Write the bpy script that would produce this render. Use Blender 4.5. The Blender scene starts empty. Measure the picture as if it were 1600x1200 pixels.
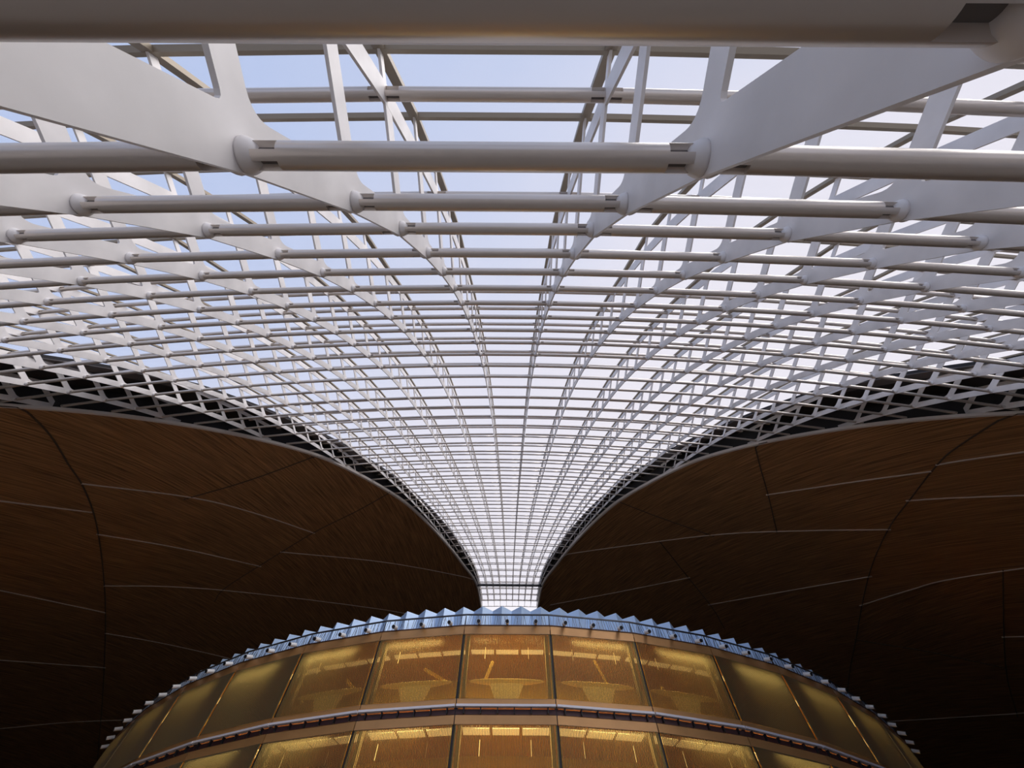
import bpy, bmesh, math, random
from mathutils import Vector, Matrix
from mathutils.geometry import delaunay_2d_cdt
random.seed(7)
scene = bpy.context.scene
COL = scene.collection
S = 3.0            # metres per rib bay
EYE = 1.6          # camera height above the floor

# ------------------------------------------------------------------ camera
TH = math.radians(63.66); YAW = -.0038; ROLL = -.011; FPX = 630.0; CAMX = .088
ex = Vector((math.cos(YAW), -math.sin(YAW), 0)); ey = Vector((math.sin(YAW), math.cos(YAW), 0)); ez = Vector((0, 0, 1))
fwd = ey * math.cos(TH) + ez * math.sin(TH)
upv = -ey * math.sin(TH) + ez * math.cos(TH)
cr = ex * math.cos(ROLL) - upv * math.sin(ROLL)
cu = ex * math.sin(ROLL) + upv * math.cos(ROLL)
CAM = Vector((CAMX * S, 0, EYE))
cam_d = bpy.data.cameras.new('camera'); cam = bpy.data.objects.new('camera', cam_d); COL.objects.link(cam)
cam_d.sensor_width = 36; cam_d.lens = 36 * FPX / 1600; cam_d.clip_start = .05; cam_d.clip_end = 1000
M = Matrix((cr, cu, -fwd)).transposed().to_4x4(); M.translation = CAM
cam.matrix_world = M
scene.camera = cam
def pix(p):
    d = p - CAM; zc = d.dot(fwd)
    if zc < .05: return (-9999, -9999)
    return (800 + FPX * d.dot(cr) / zc, 600 - FPX * d.dot(cu) / zc)
def in_frame(pts, m=60):
    q = [pix(p) for p in pts]; q = [a for a in q if a[0] > -9000]
    if not q: return False
    return min(a[0] for a in q) < 1600 + m and max(a[0] for a in q) > -m and min(a[1] for a in q) < 1200 + m and max(a[1] for a in q) > -m

# ------------------------------------------------------------------ sky and exposure
world = bpy.data.worlds.new('sky'); scene.world = world; world.use_nodes = True
nt = world.node_tree; nt.nodes.clear()
tc = nt.nodes.new('ShaderNodeTexCoord'); dt = nt.nodes.new('ShaderNodeVectorMath'); dt.operation = 'DOT_PRODUCT'
dt.inputs[1].default_value = (.62, .62, -.35)
nz = nt.nodes.new('ShaderNodeTexNoise'); nz.inputs['Scale'].default_value = 2.2; nz.inputs['Detail'].default_value = 4
ad = nt.nodes.new('ShaderNodeMath'); ad.operation = 'MULTIPLY_ADD'; ad.inputs[1].default_value = .45
mr = nt.nodes.new('ShaderNodeMapRange'); mr.interpolation_type = 'SMOOTHSTEP'
mr.inputs['From Min'].default_value = -.55; mr.inputs['From Max'].default_value = .45
mx = nt.nodes.new('ShaderNodeMix'); mx.data_type = 'RGBA'
mx.inputs[6].default_value = (.53, .635, .90, 1); mx.inputs[7].default_value = (.94, .91, .98, 1)
bg = nt.nodes.new('ShaderNodeBackground'); bg.inputs['Strength'].default_value = 1.0
wo = nt.nodes.new('ShaderNodeOutputWorld'); L = nt.links.new
L(tc.outputs['Generated'], dt.inputs[0]); L(tc.outputs['Generated'], nz.inputs['Vector'])
L(nz.outputs['Fac'], ad.inputs[0]); L(dt.outputs['Value'], ad.inputs[2])
L(ad.outputs[0], mr.inputs['Value']); L(mr.outputs['Result'], mx.inputs[0]); L(mx.outputs[2], bg.inputs['Color']); L(bg.outputs[0], wo.inputs[0])
vs = scene.view_settings; vs.view_transform = 'Standard'; vs.look = 'None'; vs.gamma = 1; vs.use_curve_mapping = False; vs.exposure = 0.0
# hazy sun high on the right, behind the viewer
sun_d = bpy.data.lights.new('hazy_sun', 'SUN'); sun_d.energy = 3.0; sun_d.angle = math.radians(55); sun_d.color = (1, .955, .90)
sun = bpy.data.objects.new('hazy_sun', sun_d); COL.objects.link(sun); sun.location = (40, -20, 90)
sun.rotation_euler = Vector((.62, -.42, .66)).to_track_quat('Z', 'Y').to_euler()

# ------------------------------------------------------------------ materials
def mat(name, col, rough=.5, metal=0, var=0., vscale=3., bump=0., emit=None, spec=None, stretch=None):
    m = bpy.data.materials.new(name); m.use_nodes = True
    t = m.node_tree; b = t.nodes['Principled BSDF']
    b.inputs['Base Color'].default_value = (*col, 1); b.inputs['Roughness'].default_value = rough; b.inputs['Metallic'].default_value = metal
    if spec is not None: b.inputs['Specular IOR Level'].default_value = spec
    if emit:
        b.inputs['Emission Color'].default_value = (*emit[0], 1); b.inputs['Emission Strength'].default_value = emit[1]
    if var or bump:
        c = t.nodes.new('ShaderNodeTexCoord'); n = t.nodes.new('ShaderNodeTexNoise')
        n.inputs['Scale'].default_value = vscale; n.inputs['Detail'].default_value = 5
        src = c.outputs['Object']
        if stretch:
            mp = t.nodes.new('ShaderNodeMapping'); mp.inputs['Scale'].default_value = stretch
            t.links.new(src, mp.inputs['Vector']); src = mp.outputs['Vector']
        t.links.new(src, n.inputs['Vector'])
        if var:
            r = t.nodes.new('ShaderNodeMapRange'); r.inputs['From Min'].default_value = .3; r.inputs['From Max'].default_value = .7
            r.inputs['To Min'].default_value = 1 - var; r.inputs['To Max'].default_value = 1 + var
            v = t.nodes.new('ShaderNodeVectorMath'); v.operation = 'SCALE'; v.inputs[0].default_value = col
            t.links.new(n.outputs['Fac'], r.inputs['Value']); t.links.new(r.outputs['Result'], v.inputs['Scale']); t.links.new(v.outputs['Vector'], b.inputs['Base Color'])
        if bump:
            bp = t.nodes.new('ShaderNodeBump'); bp.inputs['Strength'].default_value = bump; bp.inputs['Distance'].default_value = .02
            t.links.new(n.outputs['Fac'], bp.inputs['Height']); t.links.new(bp.outputs['Normal'], b.inputs['Normal'])
    return m
def add_transparency(m, fac, tint=(1, 1, 1), pattern=None):
    t = m.node_tree; b = t.nodes['Principled BSDF']; o = t.nodes['Material Output']
    tr = t.nodes.new('ShaderNodeBsdfTransparent'); tr.inputs['Color'].default_value = (*tint, 1)
    mixn = t.nodes.new('ShaderNodeMixShader'); mixn.inputs[0].default_value = fac
    t.links.new(b.outputs[0], mixn.inputs[1]); t.links.new(tr.outputs[0], mixn.inputs[2]); t.links.new(mixn.outputs[0], o.inputs['Surface'])
    return mixn
PLATE = mat('painted steel plate', (.80, .775, .77), .42, 0, .10, 1.3, .02)
TUBE = mat('painted steel tube', (.68, .62, .57), .30, .45, .05, 2.0)
SLOT_SHADE = mat('shaded slot steel', (.16, .145, .14), .5, .3)  # shade of the recess painted into the slot floor colour
BAR = mat('bronze glazing bar', (.28, .235, .175), .42, .25)
SHADE = mat('charcoal cladding', (.022, .021, .024), .7, 0, .2, .4)
FLASH = mat('grey flashing', (.13, .12, .125), .6, 0, .2, .3)
TRIM = mat('pale metal edge', (.78, .73, .69), .4)
STRIP = mat('pale joint strip', (.62, .54, .47), .4)
SEAM = mat('dark joint', (.10, .075, .055), .6)
FLOORM = mat('dark stone floor', (.19, .175, .16), .5, 0, .1, .5)
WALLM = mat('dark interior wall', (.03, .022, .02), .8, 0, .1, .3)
GLASS = mat('clear glazing', (.8, .85, .9), .08); add_transparency(GLASS, .95, (.99, .99, 1))
COPPER = mat('copper sheet', (.52, .27, .10), .42, .35, .10, .6)
MAROON = mat('maroon channel', (.075, .030, .028), .5, .2)
LEDGE = mat('pale ledge rail', (.72, .68, .70), .35)
BLACK = mat('black gap', (.012, .010, .012), .6)
GOLD = mat('golden mesh screen', (.60, .42, .09), .38, .25, .06, .8)
def mesh_pattern():
    t = GOLD.node_tree; mixn = add_transparency(GOLD, .42, (1, .9, .6))
    c = t.nodes.new('ShaderNodeTexCoord'); w = t.nodes.new('ShaderNodeTexWave'); w.wave_type = 'BANDS'; w.bands_direction = 'X'
    w.inputs['Scale'].default_value = 5.2
    r = t.nodes.new('ShaderNodeMapRange'); r.inputs['To Min'].default_value = .66; r.inputs['To Max'].default_value = .76
    t.links.new(c.outputs['Object'], w.inputs['Vector']); t.links.new(w.outputs['Fac'], r.inputs['Value']); t.links.new(r.outputs['Result'], mixn.inputs[0])
mesh_pattern()
FIN = mat('bronze screen fin', (.10, .08, .045), .5, .1)
CORE = mat('amber core wall', (.60, .44, .10), .6, 0, .08, .5)
SLAB = mat('copper soffit', (.45, .22, .07), .6)
COUNTER_GLOW = mat('glowing yellow counter', (.92, .72, .30), .5, emit=((1, .72, .26), .22))  # added glow stands in for light on the saucer tops
STIPPLE_GLOW = mat('glowing stippled counter base', (.85, .68, .32), .6, 0, .35, 14, emit=((1, .78, .40), .38))  # emission added to brighten the base fronts
BRACE = mat('yellow brace', (.78, .52, .10), .45)
COLUMN = mat('beige mullion', (.42, .33, .24), .5)
TUBELAMP = mat('lit tube', (.9, .85, .7), .4, emit=((1, .85, .6), 1.6))
LIGHTPANEL = mat('lit ceiling panel', (.9, .9, .88), .4, emit=((1, .88, .72), .9))
WHITEB = mat('white board', (.85, .84, .86), .4)
CROWN = mat('pale blue folded metal', (.52, .69, .92), .38, .15, .04, .8)
RAIL = mat('dark rail', (.05, .05, .055), .4, .5)
BALUST = mat('steel baluster', (.10, .11, .14), .4, .5)
SPOTW = mat('white lamp housing', (.85, .85, .85), .35)
def wood_material():
    m = bpy.data.materials.new('timber slat lining'); m.use_nodes = True
    t = m.node_tree; b = t.nodes['Principled BSDF']; b.inputs['Roughness'].default_value = .55; b.inputs['Specular IOR Level'].default_value = .25
    uv = t.nodes.new('ShaderNodeUVMap'); mp = t.nodes.new('ShaderNodeMapping'); mp.inputs['Scale'].default_value = (.20, 7.0, 1)
    n = t.nodes.new('ShaderNodeTexNoise'); n.inputs['Scale'].default_value = 1.0; n.inputs['Detail'].default_value = 3; n.inputs['Roughness'].default_value = .7
    rp = t.nodes.new('ShaderNodeValToRGB')
    rp.color_ramp.elements[0].position = .30; rp.color_ramp.elements[0].color = (.13, .070, .038, 1)
    rp.color_ramp.elements[1].position = .72; rp.color_ramp.elements[1].color = (.68, .375, .17, 1)
    bp = t.nodes.new('ShaderNodeBump'); bp.inputs['Strength'].default_value = .3; bp.inputs['Distance'].default_value = .05
    k = t.links.new
    k(uv.outputs['UV'], mp.inputs['Vector']); k(mp.outputs['Vector'], n.inputs['Vector']); k(n.outputs['Fac'], rp.inputs['Fac'])
    k(rp.outputs['Color'], b.inputs['Base Color']); k(n.outputs['Fac'], bp.inputs['Height']); k(bp.outputs['Normal'], b.inputs['Normal'])
    return m
WOOD = wood_material()

# ------------------------------------------------------------------ helpers
def link(name, me, material=None, parent=None):
    o = bpy.data.objects.new(name, me); COL.objects.link(o)
    if material is not None and me is not None and not me.materials: me.materials.append(material)
    if parent is not None: o.parent = parent
    return o
def mesh(name, verts, faces, smooth=False):
    me = bpy.data.meshes.new(name); me.from_pydata([tuple(v) for v in verts], [], faces); me.update()
    bm = bmesh.new(); bm.from_mesh(me); bmesh.ops.recalc_face_normals(bm, faces=bm.faces); bm.to_mesh(me); bm.free()
    if smooth:
        for p in me.polygons: p.use_smooth = True
    return me
def empty(name, loc=(0, 0, 0)):
    o = bpy.data.objects.new(name, None); o.location = loc; o.empty_display_size = .3; COL.objects.link(o); return o
def tag(o, label=None, cat=None, group=None, kind=None):
    if label: o['label'] = label
    if cat: o['category'] = cat
    if group: o['group'] = group
    if kind: o['kind'] = kind
    return o
class MB:
    def __init__(s): s.v = []; s.f = []
    def add(s, v, f):
        n = len(s.v); s.v += [Vector(a) for a in v]; s.f += [tuple(i + n for i in q) for q in f]
    def hexa(s, a, b):      # two quads of 4 points each
        s.add(list(a) + list(b), [(0, 1, 2, 3), (7, 6, 5, 4), (0, 4, 5, 1), (1, 5, 6, 2), (2, 6, 7, 3), (3, 7, 4, 0)])
    def box(s, c, x, y, z, hx, hy, hz):
        c = Vector(c); q = lambda i: [c + x * (i * hx) + y * (sy * hy) + z * (sz * hz) for sy, sz in ((-1, -1), (1, -1), (1, 1), (-1, 1))]
        s.hexa(q(-1), q(1))
    def bar(s, a, b, w, h, up=Vector((0, 0, 1))):
        a = Vector(a); b = Vector(b); x = (b - a); l = x.length; x = x / l
        y = up.cross(x)
        if y.length < 1e-4: y = Vector((1, 0, 0)).cross(x)
        y.normalize(); z = x.cross(y)
        s.box((a + b) / 2, x, y, z, l / 2, w / 2, h / 2)
    def tube(s, a, b, r, n=8):
        a = Vector(a); b = Vector(b); x = (b - a).normalized(); y = Vector((0, 0, 1)).cross(x)
        if y.length < 1e-4: y = Vector((1, 0, 0)).cross(x)
        y.normalize(); z = x.cross(y); vs_ = []
        for p in (a, b):
            for i in range(n):
                t = 2 * math.pi * i / n; vs_.append(p + y * (r * math.cos(t)) + z * (r * math.sin(t)))
        s.add(vs_, [(i, (i + 1) % n, n + (i + 1) % n, n + i) for i in range(n)] + [tuple(range(n))[::-1], tuple(range(n, 2 * n))])
    def build(s, name, material, parent=None, smooth=False):
        return link(name, mesh(name, s.v, s.f, smooth), material, parent)
ORD = ['', 'first', 'second', 'third', 'fourth', 'fifth', 'sixth', 'seventh', 'eighth', 'ninth', 'tenth', 'eleventh', 'twelfth', 'thirteenth', 'fourteenth', 'fifteenth', 'sixteenth', 'seventeenth', 'eighteenth', 'nineteenth', 'twentieth', 'twenty-first', 'twenty-second', 'twenty-third', 'twenty-fourth']
def interp(x, xs, ys):
    if x <= xs[0]: return ys[0]
    for i in range(1, len(xs)):
        if x <= xs[i]:
            t = (x - xs[i - 1]) / (xs[i] - xs[i - 1]); return ys[i - 1] * (1 - t) + ys[i] * t
    return ys[-1]

# ------------------------------------------------------------------ rib profile (in bays, relative to the eye)
K0, K1 = -3, 43
LY = [-.22, -.19, -.1324, -0.054, 0.059, 0.205, 0.413, 0.646, 0.912, 1.212, 1.545, 1.911, 2.309, 2.736, 3.184, 3.643, 4.112, 4.593, 5.091, 5.602, 6.125, 6.659, 7.202, 7.754, 8.314, 8.882, 9.455, 10.033, 10.615, 11.203, 11.797, 12.395, 12.998, 13.605, 14.216, 14.83, 15.446, 16.065, 16.686, 17.311, 17.937, 18.565, 19.19, 19.81, 20.43, 21.05, 21.67]
LZ = [-.533, -.10, .4114, 0.996, 1.605, 2.214, 2.814, 3.399, 3.971, 4.535, 5.093, 5.642, 6.187, 6.726, 7.241, 7.716, 8.158, 8.579, 8.981, 9.365, 9.734, 10.087, 10.425, 10.748, 11.057, 11.352, 11.637, 11.912, 12.176, 12.428, 12.667, 12.895, 13.109, 13.311, 13.501, 13.682, 13.855, 14.018, 14.17, 14.309, 14.439, 14.563, 14.68, 14.79, 14.89, 14.98, 15.06]
LB = [1.] * 13 + [0.999, 0.994, 0.985, 0.974, 0.963, 0.951, 0.937, 0.921, 0.904, 0.885, 0.865, 0.843, 0.82, 0.796, 0.77, 0.744, 0.717, 0.69, 0.662, 0.633, 0.605, 0.576, 0.548, 0.52, 0.492, 0.465, 0.439, 0.413, 0.388, .372, .362, .356, .35, .345]
KS = list(range(K0, K1 + 1))
def tang(i):
    a = max(i - 1, 0); b = min(i + 1, len(KS) - 1); d = Vector((LY[b] - LY[a], LZ[b] - LZ[a])); return d.normalized()
TT = [tang(i) for i in range(len(KS))]
NE_K = [-3, 0, 5, 8, 10.9, 12, 14, 17, 19.5, 21.4, 24, 26, 32, 36, 38, 39, 43]
NE_N = [14.6, 13.6, 12.0, 10.95, 9.75, 9.3, 8.6, 7.5, 6.7, 6.42, 6.05, 5.78, 5.5, 5.2, 4.75, 4.62, 4.6]
NG_K = [-3, 0, 8, 10, 13.3, 16.4, 20.5, 25, 32, 38, 43]
NG_N = [9.8, 9.6, 8.9, 8.5, 7.4, 6.9, 6.2, 5.6, 5.05, 4.5, 4.5]
def n_edge(k): return interp(k, NE_K, NE_N)
def n_glass(k): return interp(k, NG_K, NG_N)
DROOP = 58.8
def node(k, n):                                  # lower chord node, (X, Y, Z) in bays
    b = interp(k, KS, LB); X = n * b; d = X * X / (2 * DROOP)
    ty = interp(k, KS, [t.x for t in TT]); tz = interp(k, KS, [t.y for t in TT])
    return Vector((X, interp(k, KS, LY) + tz * d, interp(k, KS, LZ) - ty * d))
def W3(v): return Vector((v.x * S, v.y * S, v.z * S + EYE))
DU, DG = .57, .77                                # strut and glazing stand-off, horizontal
def nodeU(k, n): v = node(k, n); v.y -= DU; return v
def off_g(k):                                    # glazing node relative to the upper chord node
    y, z = interp(k, KS, LY) - DU, interp(k, KS, LZ); l = math.hypot(y, z); f = min(max(k - 6, 0), 1)
    return Vector((0, -(.165 if k <= 2 else .2) * (1 - f) + f * .22 * y / l, f * .22 * z / l))
def nodeG(k, n): return nodeU(k, n) + off_g(k)

# ------------------------------------------------------------------ floor and enclosing walls
mb = MB(); mb.hexa([(-200, -8, 0), (200, -8, 0), (200, 170, 0), (-200, 170, 0)], [(-200, -8, -.4), (200, -8, -.4), (200, 170, -.4), (-200, 170, -.4)])
tag(mb.build('floor', FLOORM), 'dark stone floor of the hall below the glass vault', None, None, 'structure')

# ------------------------------------------------------------------ timber ceiling: E(t) edge of the skylight, sweeping outwards and down
EK = [K0 + i * .5 for i in range(int((K1 - K0) * 2) + 1)]
def edge_pt(k, s):
    n = n_edge(k); v = node(k, n * s)
    ty = interp(k, KS, [t.x for t in TT]); tz = interp(k, KS, [t.y for t in TT])
    return v + Vector((0, tz, -ty)) * .075
EP = [edge_pt(k, 1) for k in EK]
for _ in range(3): EP = [EP[0]] + [EP[i - 1] * .25 + EP[i] * .5 + EP[i + 1] * .25 for i in range(1, len(EP) - 1)] + [EP[-1]]
EP.append(EP[-1] + (EP[-1] - EP[-2]).normalized() * 4.5)
ET = [0.]
for i in range(1, len(EP)): ET.append(ET[-1] + (EP[i] - EP[i - 1]).length)
TMAX = ET[-1]; UMAX = 56.
EXs = [p.x for p in EP]; EYs = [p.y for p in EP]; EZs = [p.z for p in EP]
def ceil_pt(t, u, s, off=0.):
    return Vector((s * (interp(t, ET, EXs) + .9 * u), interp(t, ET, EYs) + .436 * u, interp(t, ET, EZs) - .06 * u - .0026 * u * u - off))
def unproject(x, y, s, cache={}):
    if s not in cache:
        g = []
        for i in range(61):
            for j in range(61):
                t = TMAX * i / 60; u = UMAX * (j / 60) ** 1.8
                q = pix(W3(ceil_pt(t, u, s)))
                if q[0] > -9000: g.append((q[0], q[1], t, u))
        cache[s] = g
    a = min(cache[s], key=lambda q: (q[0] - x) ** 2 + (q[1] - y) ** 2); t, u = a[2], a[3]
    for _ in range(25):
        q = pix(W3(ceil_pt(t, u, s))); e = (x - q[0], y - q[1]); h = .02
        q1 = pix(W3(ceil_pt(t + h, u, s))); q2 = pix(W3(ceil_pt(t, u + h, s)))
        a11, a21, a12, a22 = (q1[0] - q[0]) / h, (q1[1] - q[1]) / h, (q2[0] - q[0]) / h, (q2[1] - q[1]) / h
        det = a11 * a22 - a12 * a21
        if abs(det) < 1e-6: break
        dt_ = (e[0] * a22 - e[1] * a12) / det; du = (a11 * e[1] - a21 * e[0]) / det
        t = min(max(t + max(-1, min(1, dt_)), .01), TMAX - .01); u = min(max(u + max(-1, min(1, du)), .01), UMAX - .01)
    return Vector((t, u))
PALE_L = [[(-160, 762), (0, 782), (144, 800)], [(127, 755), (300, 777), (400, 802), (492, 833)], [(151, 834), (280, 856), (408, 885)],
          [(162, 915), (260, 916), (380, 925), (590, 951), (700, 972)], [(438, 862), (575, 875), (660, 888), (744, 905)], [(-160, 890), (0, 922), (165, 957)],
          [(164, 989), (250, 1004), (348, 1026), (420, 1046)], [(-160, 1020), (0, 1031), (165, 1043)], [(-160, 1150), (0, 1138), (110, 1128), (230, 1124), (300, 1124)]]
SEAM_L = [[(20, 622), (75, 675), (107, 725), (130, 760), (150, 815), (162, 900), (165, 975), (162, 1060), (158, 1122), (150, 1210)],
          [(287, 780), (390, 750), (510, 706)], [(335, 940), (350, 920), (405, 884), (490, 832), (560, 797), (622, 762)], [(190, 1124), (196, 1145), (215, 1190)]]
PALE_R = [[(1197, 773), (1330, 753), (1455, 736)], [(1415, 782), (1500, 777), (1760, 768)], [(1462, 726), (1530, 715), (1760, 684)],
          [(870, 868), (960, 855), (1120, 835), (1250, 829), (1392, 827)], [(860, 945), (980, 922), (1078, 902)], [(1106, 945), (1230, 923), (1362, 900)],
          [(1343, 946), (1420, 922), (1500, 902), (1760, 865)], [(1330, 1130), (1470, 1122), (1760, 1104)], [(1565, 995), (1760, 990)]]
SEAM_R = [[(1605, 628), (1500, 695), (1465, 725), (1420, 782), (1387, 828), (1357, 900), (1337, 1000), (1325, 1070), (1315, 1210)],
          [(1175, 678), (1188, 730), (1200, 772), (1214, 832)], [(952, 778), (1030, 808), (1116, 838)], [(1030, 845), (1076, 903), (1112, 948), (1132, 982)],
          [(1334, 999), (1450, 1018), (1572, 1044)], [(1567, 890), (1571, 1040), (1590, 1120)]]
GRAIN = {-1: [((40, 700), (1, .05)), ((280, 690), (1, .62)), ((480, 770), (1, .12)), ((620, 830), (1, .10)), ((300, 820), (1, .42)), ((280, 890), (1, .30)), ((560, 900), (1, .25)), ((60, 860), (1, .6)), ((60, 980), (1, .2)), ((280, 960), (1, .5)), ((250, 1080), (1, .3))],
         1: [((1080, 760), (.12, 1)), ((960, 820), (1, .10)), ((1330, 700), (1, -.32)), ((1300, 790), (1, -.25)), ((950, 885), (1, .06)), ((1230, 870), (1, -.3)), ((1530, 670), (1, -.2)), ((1520, 740), (1, -.12)), ((1450, 860), (1, -.2)), ((1230, 960), (1, -.3)), ((1480, 1000), (1, -.3)), ((1000, 930), (1, -.1))]}
ceiling = tag(empty('ceiling'), 'dark timber-lined ceiling sweeping down on both sides of the glass vault', None, None, 'structure')
def catmull(pl, m=5):
    P = [Vector(p) for p in pl]; P = [P[0] * 2 - P[1]] + P + [P[-1] * 2 - P[-2]]; out = []
    for i in range(1, len(P) - 2):
        a, b, c, d = P[i - 1:i + 3]
        for j in range(m):
            t = j / m; out.append(.5 * (2 * b + (c - a) * t + (2 * a - 5 * b + 4 * c - d) * t * t + (3 * b - a - 3 * c + d) * t ** 3))
    return [tuple(p) for p in out] + [tuple(P[-2])]
def ribbon(polyline, s, w, h, material, name):
    P = []
    for i in range(len(polyline) - 1):
        a, b = polyline[i], polyline[i + 1]
        for j in range(2): P.append(a.lerp(b, j / 2))
    P.append(polyline[-1])
    mb = MB(); secs = []
    for i, q in enumerate(P):
        a = ceil_pt(*P[max(i - 1, 0)], s); b = ceil_pt(*P[min(i + 1, len(P) - 1)], s); c = ceil_pt(*q, s)
        d = (b - a).normalized(); nrm = (ceil_pt(q.x + .05, q.y, s) - c).cross(ceil_pt(q.x, q.y + .05, s) - c).normalized()
        if nrm.z > 0: nrm = -nrm
        side = d.cross(nrm).normalized()
        secs.append([W3(c + side * (w / 2 * a_) + nrm * b_) for a_, b_ in ((-1, -.01), (1, -.01), (1, h), (-1, h))])
    vv = [p for q in secs for p in q]; ff = []
    for i in range(len(secs) - 1):
        for j in range(4): ff.append((4 * i + j, 4 * i + (j + 1) % 4, 4 * i + 4 + (j + 1) % 4, 4 * i + 4 + j))
    ff += [(0, 1, 2, 3), tuple(4 * (len(secs) - 1) + j for j in range(4))]
    mb.add(vv, ff); return mb.build(name, material, ceiling)
for s in (-1, 1):
    pale, seam = (PALE_L, SEAM_L) if s < 0 else (PALE_R, SEAM_R)
    lines = [[unproject(x, y, s) for x, y in catmull(pl)] for pl in pale]; seams = [[unproject(x, y, s) for x, y in catmull(pl)] for pl in seam]
    for pl in lines: ribbon(pl, s, .026, .03, STRIP, 'joint_strip')
    for pl in seams: ribbon(pl, s, .030, .02, SEAM, 'seam')
    vin = []; ein = []
    NT, NU = 46, 34
    def add_poly(pts, closed=False):
        n0 = len(vin); vin.extend(pts)
        for i in range(len(pts) - 1): ein.append((n0 + i, n0 + i + 1))
        if closed: ein.append((n0 + len(pts) - 1, n0))
    rect = [Vector((TMAX * i / NT, 0)) for i in range(NT)] + [Vector((TMAX, UMAX * i / NU)) for i in range(NU)] + [Vector((TMAX - TMAX * i / NT, UMAX)) for i in range(NT)] + [Vector((0, UMAX - UMAX * i / NU)) for i in range(NU)]
    add_poly(rect, True)
    for pl in lines + seams:
        d = [pl[0]]
        for i in range(len(pl) - 1):
            d.append(pl[i + 1])
        add_poly(d)
    for i in range(1, NT):
        for j in range(1, NU): vin.append(Vector((TMAX * i / NT + random.uniform(-.01, .01), UMAX * (j / NU) ** 1.5 + random.uniform(-.01, .01))))
    ov, oe, of, _, oeo, _ = delaunay_2d_cdt(vin, ein, [], 1, 1e-4)
    con = set()
    for e, src in zip(oe, oeo):
        if src: con.add((min(e), max(e)))
    adj = {}
    for fi, f in enumerate(of):
        for i in range(len(f)):
            e = (min(f[i], f[i - 1]), max(f[i], f[i - 1])); adj.setdefault(e, []).append(fi)
    comp = [-1] * len(of); nc = 0
    for st in range(len(of)):
        if comp[st] >= 0: continue
        comp[st] = nc; stack = [st]
        while stack:
            fi = stack.pop(); f = of[fi]
            for i in range(len(f)):
                e = (min(f[i], f[i - 1]), max(f[i], f[i - 1]))
                if e in con: continue
                for g in adj[e]:
                    if comp[g] < 0: comp[g] = nc; stack.append(g)
        nc += 1
    for c in range(nc):
        fs = [of[i] for i in range(len(of)) if comp[i] == c]
        used = sorted({i for f in fs for i in f}); mp = {a: i for i, a in enumerate(used)}
        P3 = [W3(ceil_pt(ov[a].x, ov[a].y, s)) for a in used]
        # grain direction from the look of the nearest boards
        cen = Vector((0, 0)); 
        for a in used: cen += Vector(ov[a])
        cen /= len(used)
        vis = [pix(p) for p in P3]; vis = [q for q in vis if -50 < q[0] < 1650 and 600 < q[1] < 1250] or [pix(W3(ceil_pt(cen.x, cen.y, s)))]
        px = sum(q[0] for q in vis) / len(vis); py = sum(q[1] for q in vis) / len(vis)
        g = min(GRAIN[s], key=lambda q: (q[0][0] - px) ** 2 + (q[0][1] - py) ** 2)
        a0 = unproject(g[0][0], g[0][1], s); a1 = unproject(g[0][0] + 12 * g[1][0], g[0][1] + 12 * g[1][1], s)
        gd = (ceil_pt(a1.x, a1.y, s) - ceil_pt(a0.x, a0.y, s)); gd = Vector((gd.x, gd.y)).normalized()
        v0 = len(P3); th = Vector((0, 0, .25))
        me = bpy.data.meshes.new('wood_panel')
        faces = [tuple(mp[i] for i in f) for f in fs]
        # thickness: an upper copy plus rim
        ecount = {}
        for f in faces:
            for i in range(len(f)): ecount.setdefault((min(f[i], f[i - 1]), max(f[i], f[i - 1])), []).append((f[i - 1], f[i]))
        rim = [q[0] for q in ecount.values() if len(q) == 1]
        allf = faces + [tuple(i + v0 for i in f[::-1]) for f in faces] + [(b + 2 * v0, a + 2 * v0, a + v0, b + v0) for a, b in rim]
        me.from_pydata([tuple(p) for p in P3] + [tuple(p + th) for p in P3] + [tuple(p) for p in P3], [], allf); me.update()
        ul = me.uv_layers.new(name='UVMap')
        vals = []
        for lp in me.loops:
            p = me.vertices[lp.vertex_index].co; vals += [p.x * gd.x + p.y * gd.y, -p.x * gd.y + p.y * gd.x]
        ul.data.foreach_set('uv', vals)
        for i, p in enumerate(me.polygons): p.use_smooth = i < len(faces)
        link('wood_panel', me, WOOD, ceiling)
    # pale edge trim along the skylight
    mb = MB(); secs = []
    for i, t in enumerate(ET):
        c = ceil_pt(t, 0, s); secs.append([W3(c + Vector(q)) for q in ((0, 0, -.02), (s * .06, .025, -.035), (s * .06, .025, .02), (-s * .02, -.02, .05))])
    for i in range(len(secs) - 1): mb.hexa(secs[i], secs[i + 1])
    tag(mb.build('trim_1' if s < 0 else 'trim_2', TRIM), 'pale metal edge strip along the %s timber ceiling' % ('left' if s < 0 else 'right'), None, None, 'structure')
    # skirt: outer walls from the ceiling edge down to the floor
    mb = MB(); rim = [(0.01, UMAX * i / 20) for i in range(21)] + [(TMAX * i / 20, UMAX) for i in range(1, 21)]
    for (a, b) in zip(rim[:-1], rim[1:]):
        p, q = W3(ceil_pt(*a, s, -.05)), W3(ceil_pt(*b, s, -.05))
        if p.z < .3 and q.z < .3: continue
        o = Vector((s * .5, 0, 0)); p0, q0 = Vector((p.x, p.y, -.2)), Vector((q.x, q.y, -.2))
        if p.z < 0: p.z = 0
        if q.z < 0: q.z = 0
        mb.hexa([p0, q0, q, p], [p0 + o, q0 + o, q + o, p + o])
    tag(mb.build('wall_left' if s < 0 else 'wall_right', WALLM), 'dark outer wall under the %s ceiling rim' % ('left' if s < 0 else 'right'), None, None, 'structure')
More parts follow.
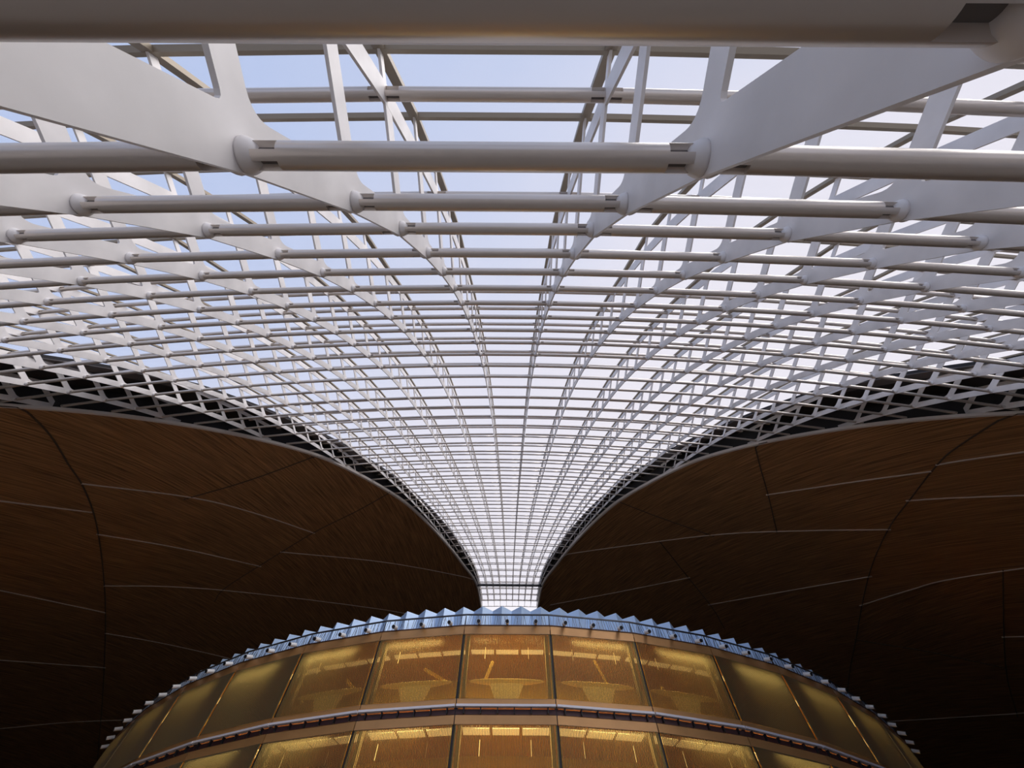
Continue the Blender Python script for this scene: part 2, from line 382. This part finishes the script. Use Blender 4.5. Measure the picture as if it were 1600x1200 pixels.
# timber soffit bridging the two sides beyond the narrow end
mb = MB(); us = [UMAX * i / 14 for i in range(15)]
for a, b in zip(us[:-1], us[1:]):
    q = [W3(ceil_pt(TMAX, a, -1)), W3(ceil_pt(TMAX, a, 1)), W3(ceil_pt(TMAX, b, 1)), W3(ceil_pt(TMAX, b, -1))]
    mb.hexa(q, [p + Vector((0, 0, .25)) for p in q])
o = mb.build('wood_panel', WOOD, ceiling)
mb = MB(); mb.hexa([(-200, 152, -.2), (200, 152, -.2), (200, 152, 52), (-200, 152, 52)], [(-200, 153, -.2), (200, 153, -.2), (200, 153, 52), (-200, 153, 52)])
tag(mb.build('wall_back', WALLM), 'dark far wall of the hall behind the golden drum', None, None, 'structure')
# dark cladding between glass and timber edge
for s in (-1, 1):
    mf = MB(); prv = None
    for k in EK:
        g0 = nodeG(k, s * (n_glass(k) - .03)); g1 = nodeG(k, s * (n_glass(k) + .42)); g0.y += .07; g1.y += .06; o_ = Vector((0, -.012, .006))
        cu_ = ([W3(g0), W3(g1)], [W3(g0 + o_), W3(g1 + o_)])
        if prv: mf.hexa([prv[0][0], prv[0][1], cu_[0][1], cu_[0][0]], [prv[1][0], prv[1][1], cu_[1][1], cu_[1][0]])
        prv = cu_
    tag(mf.build('trim_5' if s < 0 else 'trim_6', FLASH), 'grey flashing strip along the %s edge of the glass' % ('left' if s < 0 else 'right'), None, None, 'structure')
    mb = MB(); prev = None
    for k in EK:
        a = nodeG(k, s * n_glass(k)); a.y += .05
        ne = max(n_edge(k) + .35, n_glass(k) + .2); b_ = nodeG(k, s * ne); b_.y += .02
        c = Vector(edge_pt(k, s)) + Vector((s * .12, .05, .02))
        out = Vector((0, -.06, .03))
        cur = [W3(a), W3(b_), W3(c)]; cuo = [W3(a + out), W3(b_ + out + Vector((s * .08, 0, 0))), W3(c + out + Vector((s * .08, 0, 0)))]
        if prev:
            p, po = prev
            mb.hexa([p[0], p[1], cur[1], cur[0]], [po[0], po[1], cuo[1], cuo[0]])
            mb.hexa([p[1], p[2], cur[2], cur[1]], [po[1], po[2], cuo[2], cuo[1]])
        prev = (cur, cuo)
    tag(mb.build('trim_3' if s < 0 else 'trim_4', SHADE), 'charcoal cladding closing the %s side of the glass vault' % ('left' if s < 0 else 'right'), None, None, 'structure')

# ------------------------------------------------------------------ rib trusses
TP = .0065      # half plate thickness, bays
ribs = [i + .5 for i in range(-11, 11)]
def k_end(n):
    k = K1
    while k > K0 and n_edge(k) + .25 < abs(n): k -= .25
    return k
def bez(a, b, c, n): return [a * ((1 - t) ** 2) + b * (2 * t * (1 - t)) + c * (t * t) for t in [i / n for i in range(n + 1)]]
def rib_poly(mb, pts, n, cut):
    """pts: list of (Vector2 YZ, kparam); extruded by the plate thickness; edges in cut get no rim"""
    m = len(pts); A = []; B = []
    for p, k in pts:
        X = n * interp(k, KS, LB); A.append(W3(Vector((X - TP, p.x, p.y)))); B.append(W3(Vector((X + TP, p.x, p.y))))
    f = [tuple(range(m)), tuple(range(2 * m - 1, m - 1, -1))] + [(i, (i + 1) % m, m + (i + 1) % m, m + i) for i in range(m) if i not in cut]
    mb.add(A + B, f)
BX, BY, BZ = Vector((1, 0, 0)), Vector((0, 1, 0)), Vector((0, 0, 1))
for n in ribs:
    ke = k_end(n); side = 'left' if n < 0 else 'right'; idx = int(abs(n) + .5)
    base = W3(node(K0, n)); base.z = 0
    root = empty('rib_truss', base)
    tag(root, 'white curved steel plate rib, %s to the %s of the vault centre line' % (ORD[idx], side), 'rib truss', 'curved rib trusses of the glass vault')
    inv = Matrix.Translation(-base)
    low = MB(); upc = MB(); fars = MB(); farp = MB()
    kk = [k for k in KS if k <= ke]; pts = [node(k, n) for k in kk]; Lp = [Vector((p.y, p.z)) for p in pts]
    if ke > kk[-1] + .1: pts.append(node(ke, n)); Lp.append(Vector((pts[-1].y, pts[-1].z))); kk.append(ke)
    for i, k in enumerate(kk):
        P = Lp[i]; b = interp(k, KS, LB); sc = .5 + .5 * b
        tm = (P - Lp[i - 1]).normalized() if i else (Lp[1] - P).normalized()
        tp = (Lp[i + 1] - P).normalized() if i + 1 < len(Lp) else tm
        im = Vector((tm.y, -tm.x)); ip = Vector((tp.y, -tp.x)); ii = (im + ip).normalized()
        Mm = (P + Lp[i - 1]) / 2 if i else P - tp * .01; Mp = (P + Lp[i + 1]) / 2 if i + 1 < len(Lp) else P + tm * .01
        km = (k + kk[i - 1]) / 2 if i else k; kp = (k + kk[i + 1]) / 2 if i + 1 < len(Lp) else k
        di = .036 * sc; do = interp(k, [0, 8], [.088, .066]) * sc
        zu, zl = P.y + .066 * sc, P.y - .028 * sc
        poly = [(Mm + im * di, km), (P + ii * di, k), (Mp + ip * di, kp), (Mp - ip * do, kp)]
        if k <= 16 and 0 < i < len(Lp) - 1:
            o = Mp - ip * do; P1 = o + tp * ((zu - o.y) / tp.y); o2 = Mm - im * do; P2 = o2 + tm * ((zl - o2.y) / tm.y)
            ys = min(P.x - .25, P2.x - .1, P1.x - .16)
            r1 = min(.07, (Mp - ip * do - P1).length * .8)
            poly += [(q, k) for q in bez(P1 + tp * r1, P1, P1 + Vector((-.055, 0)), 6)] + [(Vector((ys, zu)), k), (Vector((ys, zl)), k)]
            poly += [(q, k) for q in bez(P2 + Vector((-.022, 0)), P2, P2 - tm * .022, 3)] + [(o2, km)]
        else:
            ys = P.x - .02
            poly += [(P - ii * do, k), (Mm - im * do, km)]
        rib_poly(low, poly, n, (2, len(poly) - 1))
        # upper chord
        U = P + Vector((-DU, 0)); Um = Mm + Vector((-DU, 0)); Up = Mp + Vector((-DU, 0)); h = .045 * sc
        rib_poly(upc, [(Um + im * h, km), (U + ii * h, k), (Up + ip * h, kp), (Up - ip * h, kp), (U - ii * h, k), (Um - im * h, km)], n, (2, 5))
        if k == ke and k != int(k): continue
        # strut and glazing post, both level
        X = n * b
        solo = k <= 18 and k >= -1 and in_frame([W3(pts[i]), W3(Vector((X, U.x, U.y)))], 40)
        mbs = MB() if solo else fars
        zc = (zu + zl) / 2 if k <= 16 else P.y; hz = (zu - zl) / 2 if k <= 16 else .035 * sc
        a, c_ = Vector((X, ys, zc)), Vector((X, U.x - .02, zc))
        mbs.box(W3((a + c_) / 2), BX, BY, BZ, TP * S * .93, abs(a.y - c_.y) / 2 * S, hz * S)
        if solo:
            o = mbs.build('strut', PLATE, root); o.data.transform(inv)
        mbp = MB() if solo else farp
        pu = Vector((X, U.x, U.y)); pg = pu + off_g(k); pd = (pg - pu).normalized()
        mbp.bar(W3(pu + pd * .03), W3(pg), TP * S * 1.8, .048 * S * sc, pd.cross(BX))
        if solo:
            o = mbp.build('post', PLATE, root); o.data.transform(inv)
    for m_, nm in ((low, 'lower_chord'), (upc, 'upper_chord')):
        o = m_.build(nm, PLATE, root); o.data.transform(inv)
    for m_, nm in ((fars, 'strut'), (farp, 'post')):
        if m_.v:
            o = m_.build(nm, PLATE, root); o.data.transform(inv); o['kind'] = 'stuff'

# ------------------------------------------------------------------ cross tubes
TR = .0293 * S
def tube_mesh(name, seg, slots):
    """unit tube along +X, 1 long, radius in metres; recessed slots near both ends"""
    bm = bmesh.new(); e = [0, .004, .064, .936, .996, 1] if slots else [0, 1]
    ang = [2 * math.pi * i / seg for i in range(seg)]
    ring = [[bm.verts.new((x, TR * math.cos(a), TR * math.sin(a))) for a in ang] for x in e]
    def in_slot(i):
        a = math.degrees((ang[i] + math.pi / seg)) % 360
        return any(abs((a - c + 180) % 360 - 180) < 27 for c in (90 - 50, 90 + 50, 270 - 50, 270 + 50))
    for r in range(len(e) - 1):
        for i in range(seg):
            j = (i + 1) % seg
            if slots and r in (1, 3) and in_slot(i): continue
            bm.faces.new((ring[r][i], ring[r][j], ring[r + 1][j], ring[r + 1][i]))
    if slots:
        for r in (1, 3):
            lo = {}
            def lv(q, i):
                if (q, i) not in lo:
                    v = ring[q][i].co; lo[(q, i)] = bm.verts.new((v.x, v.y * .55, v.z * .55))
                return lo[(q, i)]
            for i in range(seg):
                if not in_slot(i): continue
                j = (i + 1) % seg
                bm.faces.new((lv(r, i), lv(r, j), lv(r + 1, j), lv(r + 1, i))).material_index = 1
                bm.faces.new((ring[r][i], ring[r][j], lv(r, j), lv(r, i))); bm.faces.new((ring[r + 1][i], ring[r + 1][j], lv(r + 1, j), lv(r + 1, i)))
                if not in_slot((i - 1) % seg): bm.faces.new((ring[r][i], ring[r + 1][i], lv(r + 1, i), lv(r, i)))
                if not in_slot(j): bm.faces.new((ring[r][j], ring[r + 1][j], lv(r + 1, j), lv(r, j)))
    bm.faces.new(ring[0][::-1]); bm.faces.new(ring[-1])
    bmesh.ops.recalc_face_normals(bm, faces=bm.faces)
    me = bpy.data.meshes.new(name); bm.to_mesh(me); bm.free()
    for p in me.polygons: p.use_smooth = len(p.vertices) == 4 and abs(p.normal.x) < .3
    me.materials.append(TUBE); me.materials.append(SLOT_SHADE)
    if hasattr(me, 'set_sharp_from_angle'): me.set_sharp_from_angle(angle=math.radians(35))
    return me
T_HI = tube_mesh('cross_tube', 48, True); T_MID = tube_mesh('cross_tube', 24, True); T_LO = tube_mesh('cross_tube', 12, False)
def cap_mesh():
    prof = [(0, .038), (.006, .039), (.012, .0375), (.024, .032), (.034, .024), (.038, .016)]; bm = bmesh.new(); seg = 28
    R = [[bm.verts.new((x * S, r * S * math.cos(2 * math.pi * i / seg), r * S * math.sin(2 * math.pi * i / seg))) for i in range(seg)] for x, r in prof]
    for a, b in zip(R[:-1], R[1:]):
        for i in range(seg): bm.faces.new((a[i], a[(i + 1) % seg], b[(i + 1) % seg], b[i]))
    bm.faces.new(R[-1]); bm.faces.new(R[0][::-1]); bmesh.ops.recalc_face_normals(bm, faces=bm.faces)
    me = bpy.data.meshes.new('end_cap'); bm.to_mesh(me); bm.free()
    for p in me.polygons: p.use_smooth = True
    me.materials.append(PLATE); return me
CAP = cap_mesh()
def frame(a, b):
    x = (b - a).normalized(); y = BZ.cross(x).normalized(); z = x.cross(y)
    return Matrix((x, y, z)).transposed().to_4x4()
def bay_words(n):
    j = int(round(n + .5))            # bay index, 0 = centre
    return 'centre bay' if j == 0 else '%s bay %s of centre' % (ORD[abs(j)], 'left' if j < 0 else 'right')
stuff_low, stuff_up = MB(), MB()
count = {'l': 0, 'u': 0}
def tubes(kind):
    nf = node if kind == 'l' else nodeU
    for k in range(-2, K1 + 1):
        b = interp(k, KS, LB); ne = n_edge(k)
        for n in [i + .5 for i in range(-13, 12)]:          # bay from rib n to rib n+1
            n0, n1 = n, n + 1
            lim = ne + (.05 if kind == 'l' else .2)
            if n0 < -lim and n1 < -lim or n0 > lim and n1 > lim: continue
            n0, n1 = max(n0, -lim), min(n1, lim)
            if n1 - n0 < .15: continue
            a, c = W3(nf(k, n0)), W3(nf(k, n1)); d = (c - a).normalized()
            r = .5 + .5 * b
            a = a + d * (TP * S); c = c - d * (TP * S)
            if k > 19 or k < -1 or not in_frame([a, (a + c) / 2, c], 120 if k < 0 else 0) or count[kind] >= 300:
                (stuff_low if kind == 'l' else stuff_up).tube(a, c, TR * r, 8); continue
            wpx = FPX * S / max((a - CAM).dot(fwd), .1)
            full = n1 - n0 > .99; count[kind] += 1
            gap = .020 * S if (kind == 'l' and full) else 0
            me = T_HI if wpx > 250 else (T_MID if wpx > 75 else T_LO)
            row = k + 2
            o = bpy.data.objects.new('cross_tube' if kind == 'l' else 'upper_tube', me); COL.objects.link(o)
            Mx = frame(a, c); Mx.translation = a + d * gap
            o.matrix_world = Mx @ Matrix.Diagonal(((c - a).length - 2 * gap, r, r, 1))
            if kind == 'l':
                tag(o, 'lower steel cross tube in the %s row from the top, %s' % (ORD[row], bay_words(n)), 'tube', 'lower cross tubes between the ribs')
            else:
                tag(o, 'upper steel tube near the glass, %s row from the top, %s' % (ORD[row], bay_words(n)), 'tube', 'upper cross tubes near the glass')
            if kind == 'l' and full and wpx > 70:
                for pt, sg in ((a, 1), (c, -1)):
                    e = bpy.data.objects.new('end_cap', CAP); COL.objects.link(e)
                    Mc = frame(a, c) if sg > 0 else frame(a, c) @ Matrix.Rotation(math.pi, 4, 'Z')
                    Mc.translation = pt
                    e.parent = o; e.matrix_parent_inverse = o.matrix_world.inverted(); e.matrix_world = Mc @ Matrix.Diagonal((1, r, r, 1))
tubes('l'); tubes('u')
tag(stuff_low.build('cross_tube', TUBE, None, True), 'far lower cross tubes crowding towards the narrow end of the vault', 'tube', 'lower cross tubes between the ribs', 'stuff')
tag(stuff_up.build('upper_tube', TUBE, None, True), 'far upper cross tubes crowding near the glass of the vault', 'tube', 'upper cross tubes near the glass', 'stuff')

# ------------------------------------------------------------------ glazing
win = tag(empty('window_1'), 'large curved glass vault of clear panes in slim bronze bars', None, None, 'structure')
fpane, fbar = MB(), MB(); npane = nbar = 0
def pane_cells():
    for k in range(-3, K1):
        for n in [i + .5 for i in range(-11, 10)]:
            if min(abs(n), abs(n + 1)) > n_glass(k) + .1: continue
            yield k, n
for k, n in pane_cells():
    q = [W3(nodeG(k, n)), W3(nodeG(k, n + 1)), W3(nodeG(k + 1, n + 1)), W3(nodeG(k + 1, n))]
    nr = (q[1] - q[0]).cross(q[3] - q[0]).normalized()
    if nr.y > 0: nr = -nr
    A = [p + nr * .05 for p in q]; B = [p + nr * .075 for p in q]
    solo = -1 <= k <= 19 and npane < 300 and in_frame(q, 0)
    m_ = MB() if solo else fpane; m_.hexa(A, B)
    if solo: m_.build('pane', GLASS, win); npane += 1
    bar_ = MB(); hb = .017 * S
    solo = -1 <= k <= 19 and nbar < 300 and in_frame(q[:2], 0)
    m_ = bar_ if solo else fbar
    m_.bar(q[0], q[1], hb * 2 * (.5 + .5 * interp(k, KS, LB)), hb * 1.7, nr)
    if solo: m_.build('transom', BAR, win); nbar += 1
for n in [i + .5 for i in range(-10, 10)]:
    m_ = MB()
    for k in range(-3, K1):
        if abs(n) > n_glass(k) + 1.0: continue
        a, c = W3(nodeG(k, n)), W3(nodeG(k + 1, n)); m_.bar(a, c, .026 * S * (.5 + .5 * interp(k, KS, LB)), .05 * S, BX)
    if m_.v: m_.build('mullion', BAR, win)
tag(fpane.build('pane', GLASS, win), None, None, None, 'stuff'); tag(fbar.build('transom', BAR, win), None, None, None, 'stuff')
# dark end beam across the narrow end
m_ = MB(); m_.bar(W3(node(39.2, -4.7) + Vector((0, 0, -.05))), W3(node(39.2, 4.7) + Vector((0, 0, -.05))), .16, .36)
tag(m_.build('end_beam', SHADE), 'dark transverse beam near the narrow far end of the glass vault', 'beam')

# ------------------------------------------------------------------ golden drum
DR = 15 * S; DC = Vector((CAMX * S + .0011 * DR, 1.6076 * DR)); ZA = EYE + .3923 * DR; ZB = EYE + .2838 * DR; FH = ZA - ZB
DP = math.radians(7.5); PH0 = -.0066
def ring(a, r, z): return Vector((DC.x + r * math.sin(a), DC.y - r * math.cos(a), z))
def va(j): return (j - .5) * DP + PH0        # seam left of panel j
drum = empty('golden_drum', (DC.x, DC.y, 0)); tag(drum, 'golden mesh-clad round building with two visible storeys under the vault', 'building')
DINV = Matrix.Translation((-DC.x, -DC.y, 0))
def dpart(m_, name, material, parent=drum):
    o = m_.build(name, material, parent); o.data.transform(DINV); return o
PJ = range(-9, 10)
def panel_box(m_, j, z0, z1, r0, r1, inset=0.):
    a, b = va(j), va(j + 1)
    def pt(q, r, z):
        A, B = ring(a, r, z), ring(b, r, z); d = (B - A).normalized(); return (A + d * inset) if q == 0 else (B - d * inset)
    m_.hexa([pt(0, r1, z0), pt(1, r1, z0), pt(1, r1, z1), pt(0, r1, z1)], [pt(0, r0, z0), pt(1, r0, z0), pt(1, r0, z1), pt(0, r0, z1)])
GAP = .07
floors = [(ZA, 0), (ZB, 1)]
for zt, fl in floors + [(ZB - FH, 2)]:
    zb = zt - FH if fl < 2 else 0.
    for j in PJ:
        lab = 'panel'
        m_ = MB()
        if fl < 2:
            panel_box(m_, j, zb + .42, zt - (.62 if fl == 0 else .86), DR - .06, DR, GAP)
            # own local frame so that the screen lines run up the panel
            o = m_.build('mesh_screen', GOLD, drum); am = (va(j) + va(j + 1)) / 2; o.data.transform(DINV)
            o.data.transform(Matrix.Rotation(-am, 4, 'Z')); o.rotation_euler.z = am
            m_ = MB(); A, B = ring(va(j), DR + .03, 0), ring(va(j + 1), DR + .03, 0); xd = (B - A).normalized(); yd = Vector((-xd.y, xd.x, 0))
            z0, z1 = zb + .42, zt - (.62 if fl == 0 else .86)
            for q in range(64):
                c = A.lerp(B, (q + .5) / 64 * .968 + .016); m_.box(Vector((c.x, c.y, (z0 + z1) / 2)), xd, yd, BZ, .010, .034, (z1 - z0) / 2)
            fo = dpart(m_, 'screen_fin', FIN); fo['kind'] = 'stuff'
            m_ = MB(); panel_box(m_, j, zt - (.62 if fl == 0 else .86), zt - (.02 if fl == 0 else .42), DR - .12, DR + .02, .03); dpart(m_, 'copper_band', COPPER)
            m_ = MB(); panel_box(m_, j, zb + .06, zb + .42, DR - .12, DR + .015, .03); dpart(m_, 'copper_band', COPPER)
        else:
            panel_box(m_, j, 0, zt - .42, DR - .12, DR, .03); dpart(m_, 'copper_band', COPPER)
        m_ = MB(); p = ring(va(j), DR - .16, 0); am = va(j)
        m_.box(Vector((p.x, p.y, (zt + zb) / 2)), Vector((math.cos(am), math.sin(am), 0)), Vector((-math.sin(am), math.cos(am), 0)), BZ, .10, .10, (zt - zb) / 2 - .03); dpart(m_, 'seam', BLACK)
        m_ = MB(); sg = 1 if j <= 0 else -1; p = ring(va(j) + sg * .0062, DR - .55, 0)
        m_.box(Vector((p.x, p.y, (zt + zb) / 2)), Vector((math.cos(am), math.sin(am), 0)), Vector((-math.sin(am), math.cos(am), 0)), BZ, .10, .16, (zt - zb) / 2 - .5); dpart(m_, 'mullion', COLUMN)
        if fl == 1:
            m_ = MB(); panel_box(m_, j, zt - .06, zt + .06, DR + .02, DR + .22, .04); dpart(m_, 'ledge_rail', LEDGE)
            ch = MB(); panel_box(ch, j, zt - .36, zt - .10, DR - .2, DR - .04, .02); ch = dpart(ch, 'channel', MAROON)
            A, B = ring(va(j), DR, zt), ring(va(j + 1), DR, zt)
            for q in range(6):
                c = A.lerp(B, (q + .5) / 6); am2 = (va(j) + va(j + 1)) / 2
                m_ = MB(); m_.box(c + Vector((0, 0, -.21)), Vector((math.cos(am2), math.sin(am2), 0)), Vector((-math.sin(am2), math.cos(am2), 0)), BZ, .03, .12, .15)
                b_ = m_.build('bracket', BLACK, ch); b_.data.transform(DINV)
    m_ = MB()
    for j in PJ: panel_box(m_, j, zb + .02, zb + .30, DR - 7, DR - .13)
    if fl < 2: dpart(m_, 'floor_slab', SLAB)
m_ = MB()
for j in PJ: panel_box(m_, j, ZA - .30, ZA, DR - 7, DR - .02)
dpart(m_, 'roof_slab', SLAB)
m_ = MB()
for j in PJ: panel_box(m_, j, .02, ZA - .3, DR - 6.4, DR - 6)
dpart(m_, 'core_wall', CORE)
m_ = MB()
for j in PJ: panel_box(m_, j, ZA - .05, ZA + .0, DR + .0, DR + .06)
dpart(m_, 'edge_line', MAROON)
# folded crown screen
crown = empty('crown_screen', (DC.x, DC.y, ZA)); tag(crown, 'pale blue folded metal parapet screen crowning the golden drum', 'parapet')
CI = Matrix.Translation((-DC.x, -DC.y, -ZA)); per = DP / 4; ZC = EYE + .4375 * DR
fold = []
for i in range(-9 * 8, 9 * 8 + 1): fold.append((i * per / 2 + PH0 + .2 * per, DR * .972 + (.30 if i % 2 else -.30)))
for (a0, r0), (a1, r1) in zip(fold[:-1], fold[1:]):
    m_ = MB(); m_.hexa([ring(a0, r0, ZA), ring(a1, r1, ZA), ring(a1, r1, ZC), ring(a0, r0, ZC)], [ring(a0, r0 - .06, ZA), ring(a1, r1 - .06, ZA), ring(a1, r1 - .06, ZC), ring(a0, r0 - .06, ZC)])
    o = m_.build('fold_panel', CROWN, crown); o.data.transform(CI)
# railing
rail = empty('railing', (DC.x, DC.y, ZA)); tag(rail, 'dark-topped railing of slanting thin bars around the drum edge', 'railing')
RR = DR - .12; ZR = ZA + .84
for j in PJ:
    A, B = ring(va(j), RR, ZR), ring(va(j + 1), RR, ZR)
    m_ = MB(); m_.bar(A, B, .07, .09); o = m_.build('top_rail', RAIL, rail); o.data.transform(CI)
    m_ = MB(); m_.bar(A, Vector((A.x, A.y, ZA)), .06, .06); o = m_.build('rail_post', RAIL, rail); o.data.transform(CI)
    m_ = MB(); q = 34
    for i in range(q):
        t0 = (i + .5 + random.uniform(-.25, .25)) / q; t1 = t0 + random.choice((-1, 1)) * random.uniform(.01, .03)
        p0 = A.lerp(B, t0); p1 = A.lerp(B, min(max(t1, 0), 1)); p0.z = ZA
        m_.bar(p0, p1, .022, .022)
    o = m_.build('baluster', BALUST, rail); o.data.transform(CI); o['kind'] = 'stuff'
# spotlights along the edge
def spot_parts():
    b = MB(); b.tube((0, 0, 0), (0, -.50, -.22), .135, 12)
    l = MB(); l.tube((0, -.495, -.218), (0, -.55, -.242), .115, 12)
    k = MB(); k.bar((0, .02, .02), (0, .30, -.12), .05, .05)
    return mesh('spotlight', b.v, b.f), mesh('lens', l.v, l.f), mesh('bracket', k.v, k.f)
sb, sl, sk = spot_parts(); sb.materials.append(SPOTW); sl.materials.append(BLACK); sk.materials.append(BALUST)
NS = 3
for i in range(-7 * NS, 7 * NS + 1):
    a = i * DP / NS + PH0; j = math.floor((a - PH0) / DP + .5); A, B = ring(va(j), DR, 0), ring(va(j + 1), DR, 0)
    c = A.lerp(B, ((a - PH0) / DP + .5) - j); am = j * DP + PH0
    o = bpy.data.objects.new('spotlight', sb); COL.objects.link(o); o.location = (c.x + math.sin(am) * .10, c.y - math.cos(am) * .10, ZA + .12); o.rotation_euler.z = am
    for me in (sl, sk):
        e = bpy.data.objects.new(me.name.split('.')[0], me); COL.objects.link(e); e.parent = o
    w = 'at the middle of the row' if i == 0 else '%s %s of the middle one' % (ORD[abs(i)], 'left' if i < 0 else 'right')
    tag(o, 'small white spotlight on the drum edge, ' + w, 'spotlight', 'spotlights along the drum edge')
# things behind the golden screens
def pframe(j):
    A, B = ring(va(j), DR, 0), ring(va(j + 1), DR, 0); am = j * DP + PH0
    x = (B - A); w = x.length; x = x / w; inn = Vector((-math.sin(am), math.cos(am), 0))
    return A, x, inn, w, am
def pname(j): return 'middle golden panel' if j == 0 else 'golden panel %s %s of middle' % (ORD[abs(j)], 'left' if j < 0 else 'right')
for j in range(-7, 8):
    A, x, inn, w, am = pframe(j)
    for fl, zt in ((0, ZA), (1, ZB)):
        nm = 'upper' if fl == 0 else 'lower'
        for q, fr in enumerate((.255, .74)):
            c = A + x * (w * fr) + inn * .45; m_ = MB(); m_.tube((0, 0, 0), (0, 0, .72), .022, 6)
            o = m_.build('light_tube', TUBELAMP); o.location = (c.x, c.y, zt - 1.95 - .15 * fl)
            tag(o, '%s pale light tube behind the %s %s' % ('left' if q == 0 else 'right', nm, pname(j)), 'lamp', 'hanging light tubes behind the screens')
        m_ = MB()
        for q in range(3):
            c = A + x * (w * (.20 + .30 * q)) + inn * (1.6 if fl else 2.4)
            m_.box(Vector((c.x, c.y, zt - .40 - .10 * fl)), x, inn, BZ, w * .135, (.38 if fl else .22), .03)
        o = m_.build('ceiling_light', LIGHTPANEL)
        tag(o, 'row of lit ceiling panels inside the %s %s' % (nm, pname(j)), 'light', 'lit ceiling panels inside the drum')
    for zt in (ZA, ZB):
        ld = bpy.data.lights.new('fill_light', 'AREA'); ld.shape = 'RECTANGLE'; ld.size = 3.6; ld.size_y = .5; ld.energy = 260; ld.color = (1, .86, .52)  # added fill to brighten core and counters, not a visible fitting
        lo_ = bpy.data.objects.new('fill_light', ld); COL.objects.link(lo_); c = A + x * (w * .5) + inn * .9
        lo_.location = (c.x, c.y, zt - .5); lo_.rotation_euler.z = am
    # counter with saucer top
    root_c = A + x * (w * .5) + inn * .62; zf = ZB + .30
    root = empty('counter', (root_c.x, root_c.y, zf)); root.rotation_euler.z = am
    tag(root, 'pale counter with saucer-shaped top behind the upper ' + pname(j), 'counter', 'saucer-topped counters on the upper storey')
    def lathe(prof, seg=32):
        v = []; f = []
        for (rx, ry, z) in prof: v += [(rx * math.cos(2 * math.pi * i / seg), ry * math.sin(2 * math.pi * i / seg), z) for i in range(seg)]
        for r_ in range(len(prof) - 1): f += [(r_ * seg + i, r_ * seg + (i + 1) % seg, (r_ + 1) * seg + (i + 1) % seg, (r_ + 1) * seg + i) for i in range(seg)]
        f += [tuple(range(seg))[::-1], tuple(range((len(prof) - 1) * seg, len(prof) * seg))]
        return v, f
    v, f = lathe([(1.0, .16, 1.20), (1.7, .22, 1.24), (2.30, .26, 1.33), (2.38, .27, 1.37), (2.30, .26, 1.41)]); link('saucer_top', mesh('saucer_top', v, f, True), COUNTER_GLOW, root)
    v, f = lathe([(.55, .12, 0), (.80, .14, .6), (1.04, .16, 1.14), (1.04, .16, 1.21)]); link('base', mesh('base', v, f, True), STIPPLE_GLOW, root)
BR = {0: [(.34, .40, .27, .66, .3), (.95, .38, .965, .82, .3)], -1: [(.55, .44, .86, .66, .5)], -2: [(.62, .48, .86, .72, .5), (.12, .66, .18, .72, .5)], -3: [(.70, .55, .78, .70, .6)], 1: [(.52, .32, .62, .68, .4)], 2: [(.30, .56, .18, .74, .5), (.80, .82, .70, .90, .3)], 3: [(.30, .48, .22, .58, .5), (.9, .82, .78, .9, .4)], -4: [(.6, .6, .7, .74, .5)]}
for j, ls in BR.items():
    A, x, inn, w, am = pframe(j)
    for q, (f0, h0, f1, h1, dp) in enumerate(ls):
        p0 = A + x * (w * f0) + inn * (dp + .5); p1 = A + x * (w * f1) + inn * (dp + .2)
        p0.z = ZA - FH * h0; p1.z = ZA - FH * h1
        m_ = MB(); m_.bar(p0, p1, .16, .16); o = m_.build('brace', BRACE)
        tag(o, '%s yellow slanting bar behind the upper %s' % ('longer' if q == 0 else 'shorter', pname(j)), 'brace', 'slanting yellow bars on the upper storey')
for j, f0 in ((-1, .07), (1, .34)):
    A, x, inn, w, am = pframe(j); c = A + x * (w * f0) + inn * .9
    m_ = MB(); hw, hh, cr_ = .40, .95, .12
    out = []
    for cx_, cz_, a0 in ((hw - cr_, hh - cr_, 0), (-hw + cr_, hh - cr_, 90), (-hw + cr_, -hh + cr_, 180), (hw - cr_, -hh + cr_, 270)):
        for i in range(5): t = math.radians(a0 + 22.5 * i); out.append((cx_ + cr_ * math.cos(t), cz_ + cr_ * math.sin(t)))
    N_ = len(out); m_.add([(p[0], -.04, p[1]) for p in out] + [(p[0], .04, p[1]) for p in out], [tuple(range(N_)), tuple(range(2 * N_ - 1, N_ - 1, -1))] + [(i, (i + 1) % N_, N_ + (i + 1) % N_, N_ + i) for i in range(N_)])
    o = m_.build('white_board', WHITEB); o.location = (c.x, c.y, ZB - 2.55 - hh); o.rotation_euler.z = am
    tag(o, 'white rounded board behind the lower ' + pname(j), 'board', 'white rounded boards on the lower storey')
